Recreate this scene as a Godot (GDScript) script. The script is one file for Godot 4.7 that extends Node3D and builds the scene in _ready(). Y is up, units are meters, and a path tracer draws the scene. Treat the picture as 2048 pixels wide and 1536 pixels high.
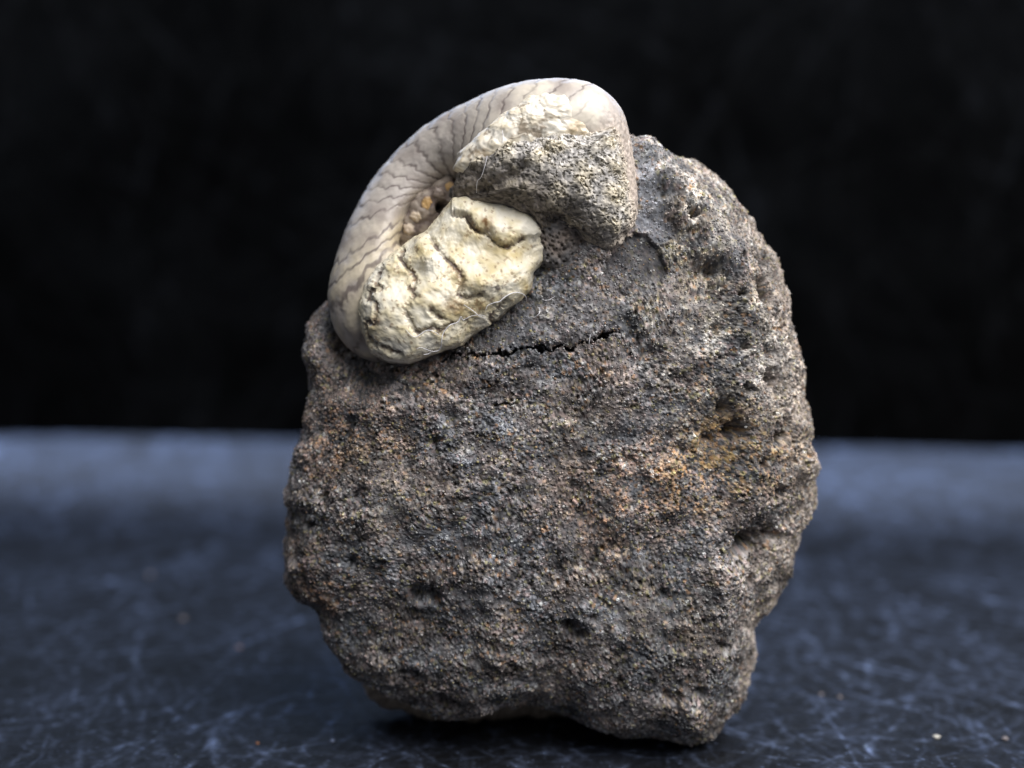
extends Node3D
# A fossil ammonite in a lump of sandy rock on a scuffed black sheet. All shapes are worked out in millimetres and written in metres.

const MM := 0.001
const CELL := 0.15  # mm, raster of the front-most surface that the loose hairs are laid on

var rng := RandomNumberGenerator.new()
var zmap := PackedFloat32Array()
var _col := Color()        # set by the shapers beside the displacement they return
var _push := Vector3.ZERO  # further shift, mm
var _part := 0
var soft: FastNoiseLite
var mid: FastNoiseLite
var fine: FastNoiseLite
var layer: FastNoiseLite
var grain: FastNoiseLite
var grain_far: FastNoiseLite
var speck: FastNoiseLite
var pore: FastNoiseLite
var pore_fine: FastNoiseLite
var tint: FastNoiseLite


func noise(kind: int, size: float, octaves := 1, sd := 1, ret := -1) -> FastNoiseLite:
	var n := FastNoiseLite.new()
	n.noise_type = kind
	n.frequency = 1.0 / size
	n.seed = sd
	n.fractal_type = FastNoiseLite.FRACTAL_FBM if octaves > 1 else FastNoiseLite.FRACTAL_NONE
	n.fractal_octaves = octaves
	if ret >= 0:
		n.cellular_return_type = ret
		n.cellular_distance_function = FastNoiseLite.DISTANCE_EUCLIDEAN
	return n


func _ready() -> void:
	rng.seed = 71
	# camera
	var cam := Camera3D.new()
	cam.name = "camera"
	var attr := CameraAttributesPhysical.new()
	attr.frustum_focal_length = 12.0 / tan(deg_to_rad(17.5))
	attr.frustum_focus_distance = 0.1315
	attr.exposure_aperture = 9.5
	attr.frustum_near = 0.005
	attr.frustum_far = 10.0
	cam.attributes = attr
	add_child(cam)
	cam.keep_aspect = Camera3D.KEEP_HEIGHT
	cam.fov = 35.0
	cam.near = 0.005
	cam.far = 10.0
	cam.position = Vector3(0, 0.05588, 0.1450)
	cam.rotation_degrees = Vector3(-5, 0, 0)
	cam.current = true
	# surroundings
	var we := WorldEnvironment.new()
	we.name = "environment"
	var env := Environment.new()
	env.background_mode = Environment.BG_COLOR
	env.background_color = Color(0.40, 0.40, 0.41)
	env.tonemap_mode = Environment.TONE_MAPPER_LINEAR
	env.tonemap_exposure = 1.0
	env.sdfgi_enabled = true
	env.ssao_enabled = true
	env.ssil_enabled = true
	we.environment = env
	add_child(we)
	# lights: a soft lamp above to the right, a cooler one above and behind
	lamp("key_lamp", Vector3(0.13, 0.27, 0.12), Vector3(0.0, 0.05, 0.0), Vector2(0.32, 0.26), Color(1.0, 0.985, 0.98), 0.19)
	lamp("rear_lamp", Vector3(0.0, 0.21, -0.20), Vector3(0.0, 0.03, -0.06), Vector2(0.5, 0.06), Color(0.72, 0.83, 1.0), 0.05)
	for k in 9:
		var spot := SpotLight3D.new()
		spot.name = "rear_spot"
		spot.light_color = Color(0.86, 0.91, 1.0)
		spot.light_energy = 0.17
		spot.light_size = 0.01
		spot.spot_angle = 23.0
		spot.spot_angle_attenuation = 1.0
		spot.spot_range = 2.0
		spot.spot_attenuation = 2.0
		spot.shadow_enabled = true
		add_child(spot, true)
		spot.position = Vector3(-0.26 + 0.065 * k, 0.30, -0.266 + 0.007 * k)
		spot.rotation_degrees = Vector3(-90, 0, 0)

	soft = noise(FastNoiseLite.TYPE_SIMPLEX_SMOOTH, 11.0, 3, 3)
	mid = noise(FastNoiseLite.TYPE_SIMPLEX_SMOOTH, 3.2, 3, 5)
	fine = noise(FastNoiseLite.TYPE_SIMPLEX_SMOOTH, 0.55, 2, 7)
	layer = noise(FastNoiseLite.TYPE_SIMPLEX_SMOOTH, 5.0, 3, 9)
	grain = noise(FastNoiseLite.TYPE_CELLULAR, 0.32, 1, 11, FastNoiseLite.RETURN_CELL_VALUE)
	grain_far = noise(FastNoiseLite.TYPE_CELLULAR, 0.32, 1, 11, FastNoiseLite.RETURN_DISTANCE)
	speck = noise(FastNoiseLite.TYPE_CELLULAR, 0.8, 1, 13, FastNoiseLite.RETURN_CELL_VALUE)
	pore = noise(FastNoiseLite.TYPE_CELLULAR, 0.9, 1, 17, FastNoiseLite.RETURN_DISTANCE)
	pore_fine = noise(FastNoiseLite.TYPE_CELLULAR, 0.5, 1, 19, FastNoiseLite.RETURN_DISTANCE)
	tint = noise(FastNoiseLite.TYPE_SIMPLEX_SMOOTH, 7.0, 3, 23)
	zmap.resize(540 * 640)
	zmap.fill(-20.0)

	setting()
	specimen()
	hairs()
	specks()


func lamp(called: String, at: Vector3, aim: Vector3, size: Vector2, color: Color, energy: float) -> void:
	var l := AreaLight3D.new()
	l.name = called
	l.area_size = size
	l.light_color = color
	l.light_energy = energy
	l.area_normalize_energy = true
	l.shadow_enabled = true
	add_child(l)
	l.position = at
	l.look_at(aim, Vector3.FORWARD if absf((aim - at).normalized().y) > 0.95 else Vector3.UP)


func tag(o: Node, label := "", category := "", group := "", kind := "") -> void:
	for kv in [["label", label], ["category", category], ["group", group], ["kind", kind]]:
		if kv[1]:
			o.set_meta(kv[0], kv[1])


func put(called: String, m: Mesh, mat: Material, parent: Node = self) -> MeshInstance3D:
	var o := MeshInstance3D.new()
	o.name = called
	o.mesh = m
	if m is ArrayMesh:
		for k in m.get_surface_count():
			m.surface_set_material(k, mat)
	else:
		o.material_override = mat
	parent.add_child(o, true)
	return o


func stone(rough: float, spec := 0.35) -> StandardMaterial3D:
	var m := StandardMaterial3D.new()
	m.vertex_color_use_as_albedo = true
	m.roughness = rough
	m.metallic_specular = spec
	return m


# ---------------------------------------------------------------- setting

func scuffs(side: int, count: int, grit: int, sd: int, gain := 1.0) -> ImageTexture:
	# grey wear on a black sheet: long thin scratches, short scuffs, dust; values are sRGB shares of the wear colour
	var r := RandomNumberGenerator.new()
	r.seed = sd
	var a := PackedFloat32Array()
	a.resize(side * side)
	var cloud := noise(FastNoiseLite.TYPE_SIMPLEX_SMOOTH, side * 0.09, 4, sd)
	var tooth := noise(FastNoiseLite.TYPE_SIMPLEX_SMOOTH, 2.6, 2, sd + 1)
	for y in side:
		for x in side:
			a[y * side + x] = 0.095 + 0.08 * cloud.get_noise_2d(x, y) + 0.13 * maxf(0.0, tooth.get_noise_2d(x, y) + 0.1)
	for k in count:
		var long := r.randf() < 0.38
		var p := Vector2(r.randf() * side, r.randf() * side)
		var ang := r.randfn(1.5, 0.5) if r.randf() < 0.75 else r.randf() * TAU
		var steps := int(r.randf_range(90, 340) if long else r.randf_range(12, 90))
		var bend := r.randfn(0.0, 0.006)
		var deep := pow(r.randf(), 2.0) * 0.125 + 0.012
		var wide := r.randf_range(0.7, 3.0)
		var gone := r.randf() * 10.0
		for s in steps:
			var fade := sin(PI * (s + 1.0) / (steps + 1.0)) * deep * clampf(0.7 + 1.4 * tooth.get_noise_2d(s * 0.2, gone * 40.0), 0.0, 1.4)
			p += Vector2(cos(ang), sin(ang))
			ang += bend + r.randfn(0.0, 0.02)
			for dy in range(-3, 4):
				for dx in range(-3, 4):
					var q := exp(-(dx * dx + dy * dy) / (wide * wide))
					if q < 0.08:
						continue
					var at := posmod(int(p.y) + dy, side) * side + posmod(int(p.x) + dx, side)
					a[at] = minf(1.0, a[at] + fade * q / maxf(1.0, wide))
	for k in grit:
		var x := r.randi() % side
		var y := r.randi() % side
		var v := r.randf_range(0.08, 0.6) * (1.0 if r.randf() < 0.3 else 0.4)
		a[y * side + x] = minf(1.0, a[y * side + x] + v)
		if r.randf() < 0.4:
			var at := y * side + (x + 1) % side
			a[at] = minf(1.0, a[at] + v * 0.8)
	var b := PackedByteArray()
	b.resize(side * side * 3)
	for i in side * side:
		var v := clampf(a[i] * gain, 0.0, 1.0)
		b[i * 3] = int(255.0 * minf(1.0, 0.84 * v))
		b[i * 3 + 1] = int(255.0 * minf(1.0, 0.96 * v))
		b[i * 3 + 2] = int(255.0 * minf(1.0, 1.21 * v))
	return ImageTexture.create_from_image(Image.create_from_data(side, side, false, Image.FORMAT_RGB8, b))


func setting() -> void:
	var wear := scuffs(1024, 7000, 22000, 5)
	var m := StandardMaterial3D.new()
	m.albedo_texture = wear
	m.albedo_color = Color(0.72, 0.72, 0.72)
	m.roughness = 0.66
	m.metallic_specular = 0.36
	m.uv1_scale = Vector3(9.0, 3.36, 1)
	var n := NoiseTexture2D.new()
	n.width = 512
	n.height = 512
	n.seamless = true
	n.as_normal_map = true
	n.bump_strength = 4.0
	var f := noise(FastNoiseLite.TYPE_CELLULAR, 7.0, 2, 31, FastNoiseLite.RETURN_DISTANCE)
	n.noise = f
	m.normal_enabled = true
	m.normal_texture = n
	m.normal_scale = 0.28
	# the sheet: gently uneven, with its rear edge a little wavy
	var st := SurfaceTool.new()
	st.begin(Mesh.PRIMITIVE_TRIANGLES)
	var nx := 180
	var nz := 120
	var und := noise(FastNoiseLite.TYPE_SIMPLEX_SMOOTH, 0.11, 2, 41)
	for j in nz + 1:
		for i in nx + 1:
			var x := lerpf(-0.9, 0.9, float(i) / nx)
			var z := lerpf(-0.40, 0.26, float(j) / nz)
			var lift := smoothstep(-0.1, -0.25, z) * 0.0007 * und.get_noise_2d(x, z)
			st.set_uv(Vector2(float(i) / nx, float(j) / nz))
			st.add_vertex(Vector3(x, lift, z))
	for j in nz:
		for i in nx:
			var a := j * (nx + 1) + i
			for k in [a, a + 1, a + nx + 1, a + 1, a + nx + 2, a + nx + 1]:
				st.add_index(k)
	st.generate_normals()
	st.generate_tangents()
	var t := put("tabletop", st.commit(), m)
	tag(t, "scuffed black sheet covering the table", "", "", "structure")
	# the black upright sheet behind
	var dark := StandardMaterial3D.new()
	dark.albedo_texture = scuffs(512, 900, 1200, 9, 0.2)
	dark.albedo_color = Color(1.0, 0.95, 0.86)
	dark.roughness = 0.85
	dark.metallic_specular = 0.1
	dark.uv1_scale = Vector3(6.4, 1.5, 1)
	st = SurfaceTool.new()
	st.begin(Mesh.PRIMITIVE_TRIANGLES)
	nx = 120
	nz = 24
	for j in nz + 1:
		for i in nx + 1:
			var x := lerpf(-0.9, 0.9, float(i) / nx)
			var y := lerpf(-0.004, 0.36, float(j) / nz)
			st.set_uv(Vector2(float(i) / nx, float(j) / nz))
			st.add_vertex(Vector3(x, y, -0.263 + 0.11 * x + 0.003 * und.get_noise_2d(x * 1.3 + 4.0, y) + 0.04 * y))
	for j in nz:
		for i in nx:
			var a := j * (nx + 1) + i
			for k in [a, a + nx + 1, a + 1, a + 1, a + nx + 1, a + nx + 2]:
				st.add_index(k)
	st.generate_normals()
	var b := put("backdrop", st.commit(), dark)
	tag(b, "black upright backdrop sheet behind the table", "", "", "structure")


# ---------------------------------------------------------------- shapes

func reach(outline: PackedVector2Array, c: Vector2, th: float) -> float:
	var d := Vector2(cos(th), sin(th))
	var far := 0.0
	var n := outline.size()
	for i in n:
		var a := outline[i] - c
		var e := outline[(i + 1) % n] - outline[i]
		var den := d.cross(e)
		if absf(den) < 1e-9:
			continue
		var t := a.cross(e) / den
		var s := a.cross(d) / den
		if t > 0.0 and s >= 0.0 and s <= 1.0:
			far = maxf(far, t)
	return far


# A rounded body over an outline: side x side grid laid on the dome, running on past its rim by wrap (share of a quarter turn).
func dome(outline: PackedVector2Array, c: Vector2, side: int, zc: float, front: float, power: float, wrap: float, shaper: Callable, back := false, shrink := 1.0, blur := 3) -> Dictionary:
	var bins := 1440
	var raw := PackedFloat32Array()
	raw.resize(bins)
	var mean := 0.0
	for k in bins:
		raw[k] = reach(outline, c, TAU * k / bins) * shrink
		mean += raw[k] / bins
	var rad := raw.duplicate()
	for k in bins:
		var s := 0.0
		for q in range(-blur, blur + 1):
			s += raw[posmod(k + q, bins)]
		rad[k] = s / (2 * blur + 1)
	# profile by length
	var steps := 600
	var pr := PackedVector2Array()
	var run := PackedFloat32Array()
	var total := 0.0
	for k in steps + 1:
		var a := PI / 2 * (1.0 + wrap) * k / steps
		var q := Vector2(pow(absf(sin(a)), 2.0 / power), signf(cos(a)) * pow(absf(cos(a)), 2.0 / power))
		if k > 0:
			total += ((q - pr[k - 1]) * Vector2(mean, front)).length()
		pr.append(q)
		run.append(total)
	var even := PackedVector2Array()
	var at := 0
	for k in 1025:
		var want := total * k / 1024.0
		while at < steps - 1 and run[at + 1] < want:
			at += 1
		even.append(pr[at].lerp(pr[at + 1], clampf((want - run[at]) / maxf(1e-9, run[at + 1] - run[at]), 0.0, 1.0)))
	var count := side * side
	var pos := PackedVector3Array()
	var col := PackedColorArray()
	var part := PackedInt32Array()
	pos.resize(count)
	col.resize(count)
	part.resize(count)
	var flip := -1.0 if back else 1.0
	for j in side:
		var v := 2.0 * j / (side - 1) - 1.0
		for i in side:
			var u := 2.0 * i / (side - 1) - 1.0
			var r := 0.0
			var ph := 0.0
			if absf(u) > absf(v):
				r = u
				ph = PI / 4 * v / u
			elif v != 0.0:
				r = v
				ph = PI / 2 - PI / 4 * u / v
			var dir := Vector2(cos(ph), sin(ph))
			if r < 0.0:
				dir = -dir
				r = -r
			var th := fposmod(dir.angle(), TAU) / TAU * bins
			var b0 := int(th)
			var R := lerpf(rad[b0 % bins], rad[(b0 + 1) % bins], th - b0)
			var s := r * 1023.999
			var e := even[int(s)].lerp(even[int(s) + 1], s - int(s))
			var p := Vector3(c.x + dir.x * R * e.x, c.y + dir.y * R * e.x, zc + flip * e.y * front)
			var g := pow(e.x, power - 1.0) / R
			var nrm := Vector3(dir.x * g, dir.y * g, flip * signf(e.y) * pow(absf(e.y), power - 1.0) / front).normalized()
			_push = Vector3.ZERO
			var k := j * side + i
			var d: float = shaper.call(p, nrm, e.x)
			pos[k] = p + nrm * d + _push
			col[k] = _col
			part[k] = _part
	return {"pos": pos, "col": col, "part": part, "w": side, "h": side, "back": back}


func normals(g: Dictionary) -> PackedVector3Array:
	var pos: PackedVector3Array = g.pos
	var w: int = g.w
	var h: int = g.h
	var out := PackedVector3Array()
	out.resize(pos.size())
	var f := -1.0 if g.back else 1.0
	for j in h:
		var ju := mini(j + 1, h - 1) * w
		var jd := maxi(j - 1, 0) * w
		for i in w:
			var dx := pos[j * w + mini(i + 1, w - 1)] - pos[j * w + maxi(i - 1, 0)]
			var dy := pos[ju + i] - pos[jd + i]
			out[j * w + i] = (dx.cross(dy) * f).normalized()
	return out


# The quads of a grid whose part number is wanted (or all, -1) as one mesh, its vertices numbered afresh.
func cut(g: Dictionary, nrm: PackedVector3Array, wanted := -1) -> ArrayMesh:
	var pos: PackedVector3Array = g.pos
	var col: PackedColorArray = g.col
	var part: PackedInt32Array = g.part
	var w: int = g.w
	var h: int = g.h
	var back: bool = g.back
	var fresh := PackedInt32Array()
	fresh.resize(pos.size())
	fresh.fill(-1)
	var v := PackedVector3Array()
	var n := PackedVector3Array()
	var c := PackedColorArray()
	var idx := PackedInt32Array()
	for j in h - 1:
		for i in w - 1:
			var a := j * w + i
			if wanted >= 0 and part[a] != wanted:
				continue
			for k: int in [a, a + 1, a + w, a + w + 1]:
				if fresh[k] < 0:
					fresh[k] = v.size()
					v.append(pos[k] * MM)
					n.append(nrm[k])
					c.append(col[k])
			var q0 := fresh[a]
			var q1 := fresh[a + 1]
			var q2 := fresh[a + w]
			var q3 := fresh[a + w + 1]
			if back:
				idx.append_array(PackedInt32Array([q0, q1, q2, q1, q3, q2]))
			else:
				idx.append_array(PackedInt32Array([q0, q2, q1, q1, q2, q3]))
	if v.is_empty():
		return null
	var arr := []
	arr.resize(Mesh.ARRAY_MAX)
	arr[Mesh.ARRAY_VERTEX] = v
	arr[Mesh.ARRAY_NORMAL] = n
	arr[Mesh.ARRAY_COLOR] = c
	arr[Mesh.ARRAY_INDEX] = idx
	var m := ArrayMesh.new()
	m.add_surface_from_arrays(Mesh.PRIMITIVE_TRIANGLES, arr)
	return m


func record(g: Dictionary) -> void:
	var pos: PackedVector3Array = g.pos
	for p in pos:
		var x := int((p.x + 40.0) / CELL)
		var y := int((p.y + 5.0) / CELL)
		if x >= 0 and x < 540 and y >= 0 and y < 640 and p.z > zmap[y * 540 + x]:
			zmap[y * 540 + x] = p.z


func top_at(x: float, y: float) -> float:
	var best := -20.0
	for dy in range(-1, 2):
		for dx in range(-1, 2):
			var a := int((x + 40.0) / CELL) + dx
			var b := int((y + 5.0) / CELL) + dy
			if a >= 0 and a < 540 and b >= 0 and b < 640:
				best = maxf(best, zmap[b * 540 + a])
	return best


func line_far(p: Vector2, l: PackedVector2Array) -> float:
	var best := 1e9
	for i in l.size() - 1:
		var a := l[i]
		var e := l[i + 1] - a
		var t := clampf((p - a).dot(e) / e.length_squared(), 0.0, 1.0)
		best = minf(best, (a + e * t - p).length_squared())
	return sqrt(best)


func hills(p: Vector2, list: Array) -> float:
	var s := 0.0
	for b: Array in list:
		var c: Vector2 = b[0]
		var r: float = b[1]
		var q := p.distance_squared_to(c) / (r * r)
		if q < 6.0:
			var k: float = b[2]
			s += k * exp(-q)
	return s


func box_of(l: PackedVector2Array, more: float) -> Rect2:
	var r := Rect2(l[0], Vector2.ZERO)
	for p in l:
		r = r.expand(p)
	return r.grow(more)


# signed depth inside a polygon: positive inside
func inside(p: Vector2, l: PackedVector2Array) -> float:
	var ring := l.duplicate()
	ring.append(l[0])
	var d := line_far(p, ring)
	return d if Geometry2D.is_point_in_polygon(p, l) else -d


# ---------------------------------------------------------------- the rock

var crack := PackedVector2Array([Vector2(-7.88, 46.78), Vector2(-6.51, 47.10), Vector2(-4.05, 47.38), Vector2(-1.31, 47.71), Vector2(1.42, 47.98), Vector2(4.15, 48.31), Vector2(6.34, 48.31), Vector2(7.71, 48.86), Vector2(9.61, 49.35), Vector2(11.79, 50.06)])
var crack_fine := PackedVector2Array([Vector2(-2.12, 42.15), Vector2(-0.76, 42.26), Vector2(-0.22, 41.93), Vector2(0.33, 42.26)])
var slab := PackedVector2Array([Vector2(-5.14, 47.71), Vector2(-2.13, 50.44), Vector2(1.96, 53.44), Vector2(6.85, 55.61), Vector2(12.87, 52.35), Vector2(11.79, 50.44), Vector2(7.70, 49.07), Vector2(4.15, 48.53), Vector2(-1.31, 47.87)])
var slate := PackedVector2Array([Vector2(8.56, 53.97), Vector2(10.45, 57.79), Vector2(12.35, 60.23), Vector2(13.33, 61.05), Vector2(15.08, 60.51), Vector2(16.30, 59.15), Vector2(17.03, 56.70), Vector2(15.69, 54.24), Vector2(12.96, 52.87), Vector2(9.67, 51.22)])
var blue := PackedVector2Array([Vector2(13.46, 68.25), Vector2(15.23, 67.70), Vector2(15.81, 65.52), Vector2(16.95, 62.22), Vector2(18.08, 60.57), Vector2(16.31, 59.58), Vector2(13.75, 61.40), Vector2(14.16, 64.42)])
var ridge := PackedVector2Array([Vector2(15.23, 68.25), Vector2(20.26, 63.32), Vector2(23.67, 57.82), Vector2(25.42, 52.27), Vector2(25.27, 44.44), Vector2(26.24, 36.52), Vector2(25.50, 30.25), Vector2(23.59, 25.66), Vector2(22.54, 19.30), Vector2(22.65, 11.72), Vector2(20.43, 6.42)])
var seat := Vector2(-5.81, 61.72)
var holes := [[Vector2(23.17, 38.06), 3.21, 0.80], [Vector2(26.39, 26.61), 2.67, 0.80], [Vector2(20.46, 55.61), 2.41, 0.50], [Vector2(24.53, 39.06), 0.86, 1.30], [Vector2(23.39, 41.66), 0.75, 1.10], [Vector2(21.79, 38.06), 0.64, 0.70], [Vector2(26.40, 26.32), 1.39, 1.80], [Vector2(25.30, 25.20), 0.96, 1.20], [Vector2(27.84, 53.71), 0.80, 1.30], [Vector2(27.27, 55.07), 0.64, 1.00], [Vector2(21.53, 56.69), 0.75, 0.90], [Vector2(19.55, 62.35), 0.64, 0.90], [Vector2(20.59, 65.57), 0.59, 0.90], [Vector2(24.77, 57.77), 0.32, 0.90], [Vector2(24.84, 53.98), 0.32, 0.90], [Vector2(6.47, 16.98), 0.86, 1.20], [Vector2(7.87, 16.12), 0.54, 1.00], [Vector2(5.34, 22.94), 0.75, 0.50], [Vector2(-8.48, 37.78), 0.75, 0.70], [Vector2(-10.24, 20.96), 1.07, 0.90], [Vector2(-8.57, 20.39), 0.86, 0.90], [Vector2(-22.93, 28.01), 0.54, 0.90], [Vector2(-21.22, 31.38), 0.64, 0.80], [Vector2(-16.80, 31.94), 0.86, 0.50], [Vector2(7.37, 61.82), 1.39, 1.50], [Vector2(5.75, 59.93), 1.18, 1.20], [Vector2(1.97, 46.34), 0.54, 0.60], [Vector2(28.55, 44.69), 0.75, 1.00], [Vector2(29.77, 38.06), 0.64, 0.90], [Vector2(29.61, 31.94), 0.70, 0.90], [Vector2(27.35, 35.28), 0.59, 0.80], [Vector2(29.43, 26.89), 0.64, 0.80], [Vector2(23.24, 14.98), 0.54, 0.80], [Vector2(21.08, 9.53), 0.75, 0.90], [Vector2(17.72, 8.67), 0.75, 0.80], [Vector2(26.47, 21.81), 0.64, 0.80], [Vector2(8.69, 18.40), 0.37, 0.70], [Vector2(-17.99, 24.07), 0.64, 0.60], [Vector2(17.03, 20.67), 0.64, 0.50], [Vector2(25.55, 43.59), 0.48, 0.80], [Vector2(24.93, 47.98), 0.43, 0.80], [Vector2(22.17, 50.17), 0.43, 0.50], [Vector2(12.73, 35.84), 0.64, 0.50], [Vector2(18.50, 36.95), 0.75, 0.50], [Vector2(-18.37, 38.62), 0.64, 0.40]]
var bumps := [[Vector2(-7.98, 26.89), 4.81, 0.80], [Vector2(-1.32, 34.17), 6.42, 0.50], [Vector2(7.01, 21.24), 2.14, 0.90], [Vector2(-14.67, 22.94), 3.21, 0.60], [Vector2(15.39, 17.26), 6.42, 0.50], [Vector2(-1.34, 12.69), 4.28, 0.70], [Vector2(11.30, 42.49), 4.81, 0.50], [Vector2(17.76, 53.44), 3.75, 0.60], [Vector2(-17.91, 31.38), 4.28, 0.60], [Vector2(-16.65, 45.79), 3.21, -0.40], [Vector2(20.13, 38.62), 3.21, -0.60], [Vector2(9.76, 26.89), 6.42, -0.40], [Vector2(-9.71, 16.69), 4.28, -0.50], [Vector2(12.65, 11.54), 3.21, 0.50], [Vector2(33.96, 35.56), 0.86, 0.80], [Vector2(-24.95, 22.94), 0.75, 0.80], [Vector2(-25.27, 27.45), 0.75, 0.50]]
var olive := [[Vector2(23.05, 39.04), 4.81, 0.90], [Vector2(20.91, 33.44), 3.75, 0.70], [Vector2(20.61, 55.61), 4.81, 0.60], [Vector2(25.07, 51.22), 3.75, 0.50], [Vector2(15.16, 52.32), 3.21, 0.50], [Vector2(6.98, 39.04), 3.21, 0.50], [Vector2(16.74, 58.88), 2.67, 0.60], [Vector2(27.52, 36.81), 4.28, 0.60], [Vector2(21.60, 63.21), 3.21, 0.50], [Vector2(-16.87, 36.81), 2.67, 0.40], [Vector2(18.32, 16.97), 4.81, 0.30], [Vector2(-13.60, 30.06), 3.75, 0.30], [Vector2(13.20, 23.83), 3.75, 0.30]]
var rust := [[Vector2(24.19, 36.81), 4.28, 0.60], [Vector2(19.80, 32.88), 4.81, 0.60], [Vector2(8.68, 31.76), 3.75, 0.40], [Vector2(26.09, 55.61), 3.75, 0.35], [Vector2(29.77, 35.13), 3.21, 0.50], [Vector2(15.35, 33.44), 5.88, 0.50], [Vector2(23.62, 37.93), 3.21, 0.70], [Vector2(10.38, 27.80), 3.21, 0.50], [Vector2(-17.95, 39.60), 5.88, 0.50], [Vector2(-10.15, 45.43), 2.14, 0.50], [Vector2(20.74, 45.99), 1.60, 0.90], [Vector2(-22.37, 20.69), 2.14, 1.00], [Vector2(-23.69, 26.10), 2.14, 0.50], [Vector2(-21.00, 18.12), 1.60, 0.80], [Vector2(-21.31, 36.81), 3.21, 0.50], [Vector2(12.46, 46.26), 2.14, 0.20], [Vector2(-14.50, 52.32), 1.07, 0.30], [Vector2(12.25, 72.35), 2.14, 0.40]]
var pale := [[Vector2(21.61, 62.67), 5.88, 0.70], [Vector2(25.05, 52.32), 5.88, 0.60], [Vector2(16.65, 66.45), 3.21, 0.40], [Vector2(28.49, 44.60), 3.75, 0.50], [Vector2(19.63, 46.82), 4.81, 0.45], [Vector2(4.73, 50.67), 3.21, 0.30], [Vector2(0.89, 41.27), 0.96, 0.90], [Vector2(-5.21, 37.09), 0.75, 0.70], [Vector2(3.74, 51.39), 0.64, 1.30], [Vector2(16.86, 47.92), 3.21, 0.50], [Vector2(21.77, 51.22), 2.67, 0.40], [Vector2(26.22, 47.92), 3.21, 0.50], [Vector2(28.89, 22.69), 4.28, 0.40], [Vector2(17.72, 68.06), 3.21, 0.50], [Vector2(24.33, 63.21), 2.67, 0.40], [Vector2(29.53, 47.92), 2.14, 0.50], [Vector2(-1.35, 11.79), 2.67, 0.35], [Vector2(15.24, 44.60), 2.14, 0.30], [Vector2(25.67, 14.10), 3.21, 0.30]]
var crack_box: Rect2
var fine_box: Rect2
var slab_box: Rect2
var slate_box: Rect2
var blue_box: Rect2


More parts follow.
